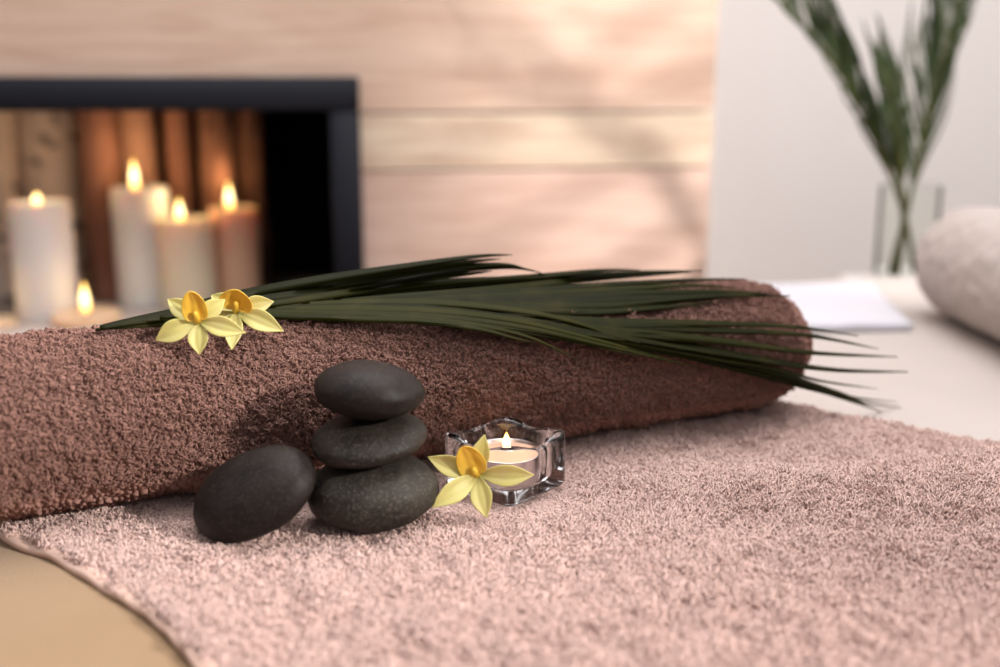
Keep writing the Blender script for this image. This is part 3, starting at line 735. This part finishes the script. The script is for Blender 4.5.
LF = [  # control points (px, py, off), half width, tone
    # upper spray, above the roll
    ([(150, 318, -.02), (215, 301, -.02), (300, 284, -.022), (400, 268, -.024), (475, 257, -.026), (512, 255, -.03)], .0032, .2),
    ([(170, 316, -.02), (250, 296, -.02), (340, 279, -.022), (420, 268, -.024), (470, 262, -.026), (500, 259, -.03)], .0030, .5),
    ([(190, 314, -.018), (260, 300, -.02), (360, 281, -.022), (440, 269, -.024), (500, 265, -.026), (524, 268, -.03)], .0030, .3),
    ([(200, 312, -.018), (280, 299, -.02), (380, 283, -.022), (450, 272, -.024), (510, 268, -.026), (545, 274, -.03)], .0028, .1),
    ([(215, 311, -.016), (290, 302, -.018), (370, 290, -.02), (430, 279, -.022), (470, 274, -.024), (492, 271, -.03)], .0026, .6),
    ([(160, 318, -.02), (240, 304, -.02), (320, 292, -.02), (390, 283, -.02), (430, 277, -.022), (452, 273, -.024)], .0030, .15),
    # middle spray
    ([(250, 306, -.01), (330, 299, -.012), (430, 287, -.012), (540, 277, -.014), (600, 271, -.016), (640, 270, -.018)], .0030, .3),
    ([(270, 306, -.008), (360, 298, -.010), (460, 288, -.012), (560, 279, -.012), (640, 273, -.014), (702, 271, -.018)], .0034, .1),
    ([(290, 305, -.006), (380, 300, -.008), (480, 292, -.010), (580, 281, -.012), (650, 275, -.014), (690, 272, -.018)], .0032, .45),
    ([(300, 305, -.006), (400, 301, -.008), (500, 295, -.008), (590, 287, -.010), (680, 281, -.010), (745, 279, -.012)], .0032, .2),
    ([(320, 305, -.004), (420, 302, -.006), (520, 297, -.008), (620, 290, -.008), (690, 286, -.008), (735, 288, -.008)], .0032, .6),
    ([(330, 305, -.004), (430, 303, -.004), (540, 299, -.006), (640, 294, -.006), (720, 292, -.006), (768, 294, -.006)], .0034, .25),
    ([(350, 306, -.002), (450, 305, -.004), (560, 303, -.004), (650, 300, -.004), (730, 296, -.004), (790, 296, -.002)], .0040, .1),
    ([(360, 307, -.002), (460, 307, -.002), (560, 308, -.002), (630, 306, -.002), (690, 300, -.002), (760, 295, -.002)], .0036, .4),
    ([(340, 306, .0), (440, 308, .0), (530, 312, .0), (600, 313, .0), (660, 308, .0), (720, 302, .0)], .0034, .3),
    # lower spray, across the end of the roll
    ([(400, 309, .006), (500, 316, .008), (600, 323, .010), (690, 324, .012), (790, 327, .012), (858, 336, .008)], .0034, .35),
    ([(410, 311, .006), (520, 321, .010), (610, 328, .012), (700, 331, .014), (800, 335, .014), (878, 349, .010)], .0036, .2),
    ([(430, 313, .008), (540, 325, .012), (630, 334, .014), (720, 342, .016), (810, 353, .016), (897, 357, .012)], .0036, .5),
    ([(450, 315, .010), (560, 329, .014), (650, 341, .016), (740, 357, .018), (830, 370, .018), (908, 372, .014)], .0038, .25),
    ([(470, 317, .012), (560, 331, .016), (650, 346, .018), (740, 364, .020), (820, 387, .018), (858, 399, .014)], .0036, .4),
    ([(440, 316, .012), (540, 330, .016), (640, 346, .018), (730, 366, .020), (810, 388, .018), (886, 413, .014)], .0040, .15),
    ([(480, 320, .014), (570, 335, .016), (660, 351, .020), (740, 371, .022), (820, 392, .020), (862, 401, .016)], .0032, .6),
    ([(500, 322, .014), (600, 339, .018), (690, 356, .020), (760, 366, .020), (820, 381, .018), (878, 389, .012)], .0022, .7),
    ([(520, 324, .016), (620, 342, .018), (700, 360, .020), (780, 378, .020), (850, 397, .014), (897, 402, .010)], .0022, .5),
    ([(540, 327, .016), (640, 346, .020), (720, 364, .022), (790, 384, .020), (860, 402, .014), (905, 408, .010)], .0022, .3),
    # front ribs and low stray leaflets
    ([(240, 308, .004), (330, 305, .010), (430, 304, .014), (520, 312, .018), (575, 323, .020), (612, 336, .020)], .0030, .9),
    ([(220, 311, .006), (320, 310, .014), (420, 312, .020), (510, 321, .024), (590, 339, .026), (664, 358, .026)], .0030, .95),
    ([(230, 313, .008), (330, 314, .016), (430, 318, .022), (520, 328, .026), (600, 345, .028), (700, 368, .028)], .0028, .7),
    ([(240, 314, .010), (320, 317, .020), (400, 319, .028), (470, 325, .034), (530, 338, .040), (579, 361, .046)], .0024, .8),
    ([(260, 314, .010), (340, 319, .022), (420, 322, .030), (480, 330, .036), (512, 338, .040), (534, 343, .042)], .0022, .6),
    ([(235, 315, .008), (310, 318, .018), (390, 320, .024), (470, 325, .026), (560, 339, .028), (640, 357, .030)], .0026, .3),
    ([(200, 314, .0), (280, 311, .006), (380, 309, .010), (470, 314, .014), (570, 328, .018), (680, 352, .022)], .0034, .2),
    ([(180, 316, -.004), (270, 314, .004), (370, 313, .010), (460, 319, .016), (550, 333, .020), (650, 354, .024)], .0034, .4),
    ([(150, 320, -.008), (240, 312, -.002), (330, 308, .004), (430, 310, .010), (530, 322, .014), (620, 340, .020)], .0036, .15),
    # close to the stalk base
    ([(100, 328, -.02), (160, 318, -.018), (230, 309, -.010), (310, 303, -.004), (400, 302, .002), (480, 306, .006)], .0042, .1),
    ([(110, 328, -.016), (170, 322, -.012), (240, 315, -.004), (320, 311, .004), (420, 312, .010), (520, 322, .014)], .0040, .3),
    ([(120, 326, -.014), (190, 318, -.010), (270, 309, -.006), (350, 303, -.002), (440, 299, .0), (540, 295, -.002)], .0040, .2),
    ([(180, 315, -.016), (260, 304, -.014), (340, 294, -.012), (430, 284, -.012), (500, 279, -.014), (560, 276, -.016)], .0034, .5),
]
for (cp, W, tone) in LF:
    P = np.array([fr(*c) for c in cp])
    nrm = RN * (.8 + random.uniform(-.2, .2)) + np.array([0, 0, .6])
    part('leaflet', leaflet_mesh(P, W * 1.05, nrm, .45, tone, 34), M_PALM, pf)

# ------------------------------------------------------------------ fireplace wall (local x along the wall, y into the wall)
YAW = R(9)
WP = at_y(357, 112, 1.60)
WX = np.array([math.cos(YAW), math.sin(YAW), 0]); WN = np.array([-math.sin(YAW), math.cos(YAW), 0])     # WN points into the wall
def wl(px, py, off=0.0):        # pixel -> local x, z on the plane off behind the wall face
    p = at_pl(px, py, WP + WN * off, WN); return float(np.dot(p - WP, WX)), float(p[2])
def w2(x, y, z): return WP * [1, 1, 0] + WX * x + WN * y + np.array([0, 0, z])
WM = Matrix.Translation(Vector((WP[0], WP[1], 0))) @ Matrix.Rotation(YAW, 4, 'Z')
FZ = -.76
xr, _ = wl(712, 150); zf_top = wl(357, 76.5, -.028)[1]; zi_top = wl(325, 110, -.028)[1]
xo = wl(361, 150, -.028)[0]; xi = wl(331, 150, -.026)[0]
x_left = -1.25; xL = -.86                              # opening's left side, beyond the frame
HZ = -.100                                              # hearth surface
g1 = wl(530, 112)[1]; g2 = wl(530, 169)[1]; pw = g1 - g2
pass
pl = MB(); tones = {}
edges = [g1, g1 + pw * 2.2, g1 + pw * 3.0, g1 + pw * 4.6, 2.0]
low = [g1, g2, g2 - pw * 2.05, g2 - pw * 3.2]
while low[-1] > FZ + .15: low.append(low[-1] - pw * (1.2 + .8 * random.random()))
low.append(FZ)
rows = list(zip([g1] + edges[1:-1], edges[1:])) + list(zip(low[1:], low[:-1]))
tl_ = [.36, .8, .15, .9, .02, .14, .6, .95, .3, .7, .1, .5, .8, .2, .4, .6]
oz0, oz1 = HZ - .03, zf_top - .02
gp = .0016
for i, (z0, z1) in enumerate(rows):
    tn = tl_[i % len(tl_)]
    a0, a1 = z0 + gp, z1 - gp
    def brd(xa, xb, za, zb, bv=.0022): pl.box(xa, xb, 0, .022, za, zb, bv, tn)
    if a1 <= oz0 or a0 >= oz1: brd(x_left, xr, a0, a1)
    else:
        lo, hi = max(a0, oz0), min(a1, oz1)
        brd(x_left, xL + .02, a0, a1, 0); brd(xo - .02, xr, a0, a1, 0)
        if a0 < oz0: brd(xL + .02, xo - .02, a0, oz0, 0)
        if a1 > oz1: brd(xL + .02, xo - .02, oz1, a1, 0)
me = pl.mesh('wall_left', smooth=False)
o = bpy.data.objects.new('wall_left', me); COL.objects.link(o); o.matrix_world = WM; me.materials.append(M_PLANK); tag(o, kind='structure')
# carcass of the chimney breast behind the boards
cb = MB(); D0, D1 = .024, .50
cb.box(x_left, xL, D0, D1, FZ, 2.0).box(xo + .002, xr - .002, D0, D1, FZ, 2.0).box(xL, xo + .002, D0, D1, oz1 + .004, 2.0).box(xL, xo + .002, D0, D1, FZ, oz0 - .045)
me = cb.mesh('trim_1', smooth=False, weld=False); o = bpy.data.objects.new('trim_1', me); COL.objects.link(o); o.matrix_world = WM; me.materials.append(M_PLASTER); tag(o, kind='structure')

fp = root('fireplace', w2((xL + xo) / 2, 0, HZ - .03), 'charcoal framed fireplace filled with lit candles and upright logs', 'fireplace')
def wbox(b, x0, x1, y0, y1, z0, z1, bev=.002): return b.box(x0, x1, y0, y1, z0, z1, bev, M=WM)
fr_ = MB(); wbox(fr_, xL - .03, xo, -.028, .03, zi_top, zf_top); part('lintel_bar', fr_, M_FRAME, fp)
fr_ = MB(); wbox(fr_, xi, xo, -.026, .03, HZ - .03, zi_top - .0005); part('side_bar', fr_, M_FRAME, fp)
fr_ = MB(); wbox(fr_, xL - .03, xL + .01, -.026, .03, HZ - .03, zi_top - .0005); part('side_bar', fr_, M_FRAME, fp)
fb = MB()
wbox(fb, xL + .004, xo - .004, .44, .46, HZ - .02, oz1, 0); wbox(fb, xL + .004, xL + .02, .032, .44, HZ - .02, oz1, 0); wbox(fb, xo - .02, xo - .004, .032, .44, HZ - .02, oz1, 0); wbox(fb, xL + .02, xo - .02, .032, .44, oz1 - .012, oz1, 0)
part('firebox_lining', fb, M_SOOT, fp)
hs = MB(); wbox(hs, xL + .0105, xi - .0005, -.02, .438, HZ - .035, HZ, .003); part('hearth_slab', hs, M_HEARTH, fp)

# logs
logs = [(0, 40, M_BIRCH, 'pale birch log standing at the left edge of the fireplace'), (53, 54, M_BIRCH, 'thick pale birch log with dark scars behind the candles'),
        (103, 34, M_BARK, 'slim reddish brown log beside the thick pale birch log'), (144, 36, M_BARKL, 'light ruddy log behind the tallest candle'),
        (182, 25, M_BARK, 'thin dark red log between the ruddy log and the mottled ones'), (218, 34, M_BARKD, 'mottled brown log behind the peach candle'),
        (251, 33, M_BARKD, 'dark mottled log nearest the black empty end of the fireplace'),]
for i, (px, wpx, m, lab) in enumerate(logs):
    off = .27 + .03 * math.sin(i * 2.3)
    x, _ = wl(px, 200, off); p = w2(x, off, HZ); rad = wpx / 2 * np.linalg.norm(p - CP) * .985 / F
    nz, nt = 40, 40; top = zi_top + .06 - HZ
    zz, th = np.meshgrid(np.linspace(.001, top, nz), np.linspace(0, 2 * math.pi, nt, endpoint=False), indexing='ij')
    rr = rad * (1 + .05 * fbm(np.cos(th) * 1.1 + i * 7, np.sin(th) * 1.1, zz * 7, seed=90 + i, o=3))
    V = np.stack([p[0] + rr * np.cos(th) + .006 * math.sin(i * 1.7) * zz / top, p[1] + rr * np.sin(th), p[2] + zz], -1).reshape(-1, 3)
    rt = root('log', p, lab, 'log', 'logs standing in the fireplace')
    part('bark', MB().add(V, [tuple(q) for q in grid_faces(nz, nt, True)]), m, rt)
    for k, kz in ((0, 1), (nz - 1, 1)):
        ring = V[k * nt:(k + 1) * nt]; b = MB().add(ring, [tuple(range(nt))] if k else [tuple(range(nt))[::-1]])
        cc = ring.mean(0); n3 = MB(); ins = cc + (ring - cc) * .96; n3.add(np.concatenate([ring, ins + np.array([0, 0, .0015 if k else .0006])]), [(j, (j + 1) % nt, nt + (j + 1) % nt, nt + j) for j in range(nt)] + [tuple(range(nt, 2 * nt))])
        part('cut_end', n3, M_CUT, rt)

# pillar candles: centre px, width px, top py (front rim), flame top py, flame bottom py, depth behind the frame
cand = [(38, 60, 201, 195, 215, .105, M_WAX, 'tall white pillar candle at the left of the fireplace'),
        (139, 56, 187, 161, 193, .185, M_WAX, 'tallest white pillar candle, with the highest flame'),
        (184, 56, 218, 200, 223, .145, M_WAXC, 'cream pillar candle between the tallest and the peach candles'),
        (233, 48, 207, 184, 217, .190, M_WAXP, 'peach tinted pillar candle nearest the dark end of the fireplace'),
        (86, 68, 312, 284, 313, .045, M_WAXP, 'low wide candle glowing in front of the pillar candles'),
        (-4, 40, 319, 296, 317, .050, M_WAXP, 'low candle cut by the left edge of the view')]
fpx = {0: 37, 1: 135, 2: 180, 3: 229.5, 4: 86, 5: -10}
for i, (px, wpx, top, f1, f0, off, m, lab) in enumerate(cand):
    x, zt = wl(px, top, off); p = w2(x, off, HZ + .0005)
    dist = p[1] * math.cos(PITCH) + (H - .05) * math.sin(PITCH); rad = wpx / 2 * dist / F; h = zt - HZ - .001
    rt = root('pillar_candle', p, lab, 'candle', 'lit candles in the fireplace')
    part('wax_body', MB().lathe([(0, 0), (rad * .96, 0), (rad, .003), (rad, h - .005), (rad * .985, h - .001), (rad * .93, h), (rad * .86, h - .002), (rad * .6, h - .007), (rad * .2, h - .009), (0, h - .009)], p, 48), m, rt)
    fx, _ = wl(fpx[i], top, off); q = w2(fx, off, 0); q[2] = p[2] + h - .009
    zb = at_pl(fpx[i], f0, q, WN)[2]; ztp = at_pl(fpx[i], f1, q, WN)[2]
    zb = max(zb, q[2] + .004)
    part('wick', wick_mesh(q - [0, 0, .002], zb - q[2] + .010, .0012, .1), M_WICK, rt)
    part('flame', flame_mesh(np.array([q[0], q[1], zb]), ztp - zb + .004, .0066), M_FLAME, rt)
    plight('candle_glow', (q[0], q[1], ztp + .010), .11 if i < 4 else .018, r=.016)

# ------------------------------------------------------------------ room shell
YW = 2.15
b = MB().box(-1.6, 1.87, YW, YW + .1, FZ, 2.0); o = part('wall_back', b.mesh('wall_back', False), M_PLASTER); tag(o, kind='structure')
b = MB().box(-1.6, 1.87, -1.6, YW + .1, FZ - .05, FZ); o = part('floor', b.mesh('floor', False), M_FLOOR); tag(o, kind='structure')
XW = 1.75; wy0, wy1, wz0, wz1 = .62, 1.30, .30, 1.65  # unseen window opening, sized to let the sun reach mainly the boards
b = MB().box(XW, XW + .12, -.3, wy0, FZ, 2.0).box(XW, XW + .12, wy1, YW, FZ, 2.0).box(XW, XW + .12, wy0, wy1, FZ, wz0).box(XW, XW + .12, wy0, wy1, wz1, 2.0)
o = part('wall_right', b.mesh('wall_right', False, False), M_PLASTER); tag(o, kind='structure')

# side table and vase
VY = 1.57
vb = at_y(903, 283, VY)
stz = vb[2]
st = root('side_table', (vb[0] + .1, VY + .01, FZ), 'white side table behind the massage table, under the glass vase', 'side table')
part('table_top', MB().box(vb[0] - .07, vb[0] + .36, VY - .06, VY + .075, stz - .025, stz, .004), M_PAINT, st)
for dx in (-.05, .34):
    for dy in (-.04, .055):
        part('leg', MB().box(vb[0] + dx - .016, vb[0] + dx + .016, VY + dy - .016, VY + dy + .016, FZ + .001, stz - .0255, .003), M_PAINT, st)
vr = 58 / 2 * 1.60 / F; vh = .140
vz = root('glass_vase', (vb[0], VY, stz + .0005), 'clear cylindrical glass vase holding palm leaves against the white wall', 'vase')
part('glass_wall', MB().lathe([(0, 0), (vr * .95, 0), (vr, .003), (vr, vh - .001), (vr - .0006, vh), (vr - .0012, vh - .001), (vr - .0012, .011), (vr * .8, .009), (0, .009)], (vb[0], VY, stz + .0005), 56), M_VASE, vz)

def frond(label, stem_px, leaf_fn, width, n_leaf, m_leafs, grp='palm fronds in the glass vase', W=.0024, nm=(0, -1, .2)):
    """stem_px: list of (px, py, depth); leaf_fn(t, i) -> side(-1/1), length, splay (rad), lift"""
    SP = np.array([at_y(px, py, y) for px, py, y in stem_px])
    rt = root('palm_leaf', SP[0], label, 'palm leaf', grp)
    C = curve_pts(SP, np.linspace(0, 1, 70)); b = MB(); b.tube(C, np.linspace(.0046, .0008, 70), 8, a=.5); part('stalk', b, M_PALMR, rt)
    T = np.gradient(C, axis=0); T /= np.linalg.norm(T, axis=1)[:, None]
    nrm = np.asarray(nm, float)
    for i in range(n_leaf):
        t, sgn, ln, spl, bend = leaf_fn(i / (n_leaf - 1), i)
        k = min(69, int(t * 69)); p = C[k]; tt = T[k]; sd = np.cross(tt, nrm); sd /= np.linalg.norm(sd); sd *= sgn
        d = tt * math.cos(spl) + sd * math.sin(spl); out = np.array([0, random.uniform(-.18, .18), 0])
        P = [p, p + d * ln * .33 + out * ln * .1, p + d * ln * .66 + (tt * .1 + out) * ln * .3 + sd * bend * ln * .05, p + d * ln + out * ln * .6 + (tt * .12 - sd * bend * .08) * ln]
        part('leaflet', leaflet_mesh(P, W * random.uniform(.8, 1.1), nrm, .4, random.random(), 14), m_leafs, rt)
    return rt
zb_ = stz + .012
def inv(px, py): return (px, py, VY)
# left frond, arching out of the top of the view
def lf_left(s, i):
    t = .27 + .71 * s; return t, 1 if i % 7 else -1, .15 + .03 * s, R(6 + 28 * s if i % 7 else 6), .6
frond('palm leaf in the glass vase arching far to the left', [(915, 276, VY + .01), (905, 222, VY), (892, 180, VY - .005), (868, 125, VY - .02), (838, 70, VY - .04), (800, 20, VY - .06), (752, -25, VY - .08), (690, -62, VY - .1)], lf_left, .01, 60, M_PALMV)
def lf_mid(s, i):
    t = .34 + .64 * s; return t, 1 if i % 2 else -1, .11 * (1 - .5 * s), R(13), .5
frond('short upright palm leaf in the middle of the glass vase', [(897, 276, VY - .01), (903, 222, VY - .015), (901, 180, VY - .02), (897, 140, VY - .03), (889, 90, VY - .04), (880, 55, VY - .045)], lf_mid, .01, 30, M_PALMV)
def lf_right(s, i):
    t = .26 + .72 * s; return t, 1 if i % 3 == 0 else -1, .16 * (1 - .15 * s), R(9 if i % 3 == 0 else 14 + 14 * ((i * 7) % 10) / 10), .5
frond('palm leaf in the glass vase leaning up to the right', [(890, 276, VY + .0), (904, 222, VY + .01), (914, 180, VY + .012), (927, 115, VY + .015), (942, 60, VY + .02), (957, 5, VY + .02), (972, -60, VY + .02), (985, -130, VY + .02)], lf_right, .01, 70, M_PALMV)

# ------------------------------------------------------------------ light
w = bpy.data.worlds.new('room_light'); S.world = w; w.use_nodes = True
bg = w.node_tree.nodes['Background']; bg.inputs[0].default_value = (.99, .965, .985, 1); bg.inputs[1].default_value = 1.0
nt = w.node_tree; tcw = nt.nodes.new('ShaderNodeTexCoord'); spw = nt.nodes.new('ShaderNodeSeparateXYZ'); rw = nt.nodes.new('ShaderNodeValToRGB')
nt.links.new(tcw.outputs['Generated'], spw.inputs[0]); nt.links.new(spw.outputs[2], rw.inputs[0]); nt.links.new(rw.outputs[0], bg.inputs[0])
e_ = rw.color_ramp.elements; e_[0].position = .14; e_[0].color = (.115, .11, .115, 1); e_[1].position = .85; e_[1].color = (.92, .90, .93, 1)
def area(name, loc, to, sx, sy, e, col):
    l = bpy.data.lights.new(name, 'AREA'); l.shape = 'RECTANGLE'; l.size = sx; l.size_y = sy; l.energy = e; l.color = col
    o = bpy.data.objects.new(name, l); COL.objects.link(o); o.location = loc
    o.rotation_euler = (Vector(to) - Vector(loc)).to_track_quat('-Z', 'Y').to_euler(); return o
area('window_daylight', (XW - .02, 1.0, .95), (.1, .9, .0), .55, 1.3, 6, (1, .97, .97))
area('skylight', (.25, .95, 1.85), (.15, .80, 0), 1.7, 1.3, 42, (1, .97, .985))
sun = bpy.data.lights.new('sun', 'SUN'); sun.energy = 3.8; sun.angle = R(4); sun.color = (1, .94, .90)
so = bpy.data.objects.new('sun', sun); COL.objects.link(so)
SD = Vector((-.80, .42, -.42)).normalized(); so.rotation_euler = SD.to_track_quat('-Z', 'Y').to_euler()

# palm plant added out of view; fronds placed so leaf shade crosses the boards
PP = np.array([1.45, 1.80, FZ])
pot = root('shade_palm', PP, 'unseen potted palm added by the window to shade the boards', 'potted plant')
part('pot', MB().lathe([(0, 0), (.10, 0), (.13, .26), (.14, .26), (.14, .29), (.125, .29), (.118, .24), (0, .24)], PP, 32), M_POT, pot)
part('soil', MB().lathe([(0, .241), (.116, .241), (.10, .252), (0, .258)], PP, 24), M_SOIL, pot)
sdn = np.array(SD)
def shade_pt(px, py, t):            # where a stalk must be for its shade to fall on a point of the boards
    x, z = wl(px, py, 0); return w2(x, 0, z) - sdn * t
for (pa, pb, pc) in (((345, 235), (590, 65), (880, -130)), ((420, 300), (640, 150), (900, -20)), ((560, 310), (710, 205), (930, 60)), ((600, 130), (740, 35), (930, -90))):
    t = .95
    tipP, midP, basP = shade_pt(*pa, t), shade_pt(*pb, t), shade_pt(*pc, t)
    b = MB(); C = curve_pts([PP + np.array([0, 0, .25]), (PP + np.array([0, 0, .25]) + basP) / 2 + np.array([.12, 0, .15]), basP, midP, tipP], np.linspace(0, 1, 60)); b.tube(C, np.linspace(.008, .003, 60), 8, a=.5)
    part('stalk', b, M_PALMR, pot)
    T = np.gradient(C, axis=0); T /= np.linalg.norm(T, axis=1)[:, None]
    for k in range(30, 59, 2):
        for sg in (-1, 1):
            sd_ = np.cross(T[k], sdn); sd_ /= np.linalg.norm(sd_); d = T[k] * math.cos(R(8)) + sd_ * sg * math.sin(R(8)); ln = .085
            part('leaflet', leaflet_mesh([C[k], C[k] + d * ln * .5, C[k] + d * ln + T[k] * .02], .004, -sdn, .3, .3, 10), M_PALMV, pot)

# ------------------------------------------------------------------ view
S.view_settings.view_transform = 'Standard'; S.view_settings.look = 'None'; S.view_settings.gamma = 1; S.view_settings.use_curve_mapping = False
S.view_settings.exposure = 0.15
S.cycles.use_denoising = True
S.cycles.max_bounces = 20; S.cycles.transmission_bounces = 18; S.cycles.transparent_max_bounces = 8
S.cycles.caustics_refractive = True; S.cycles.sample_clamp_indirect = 6
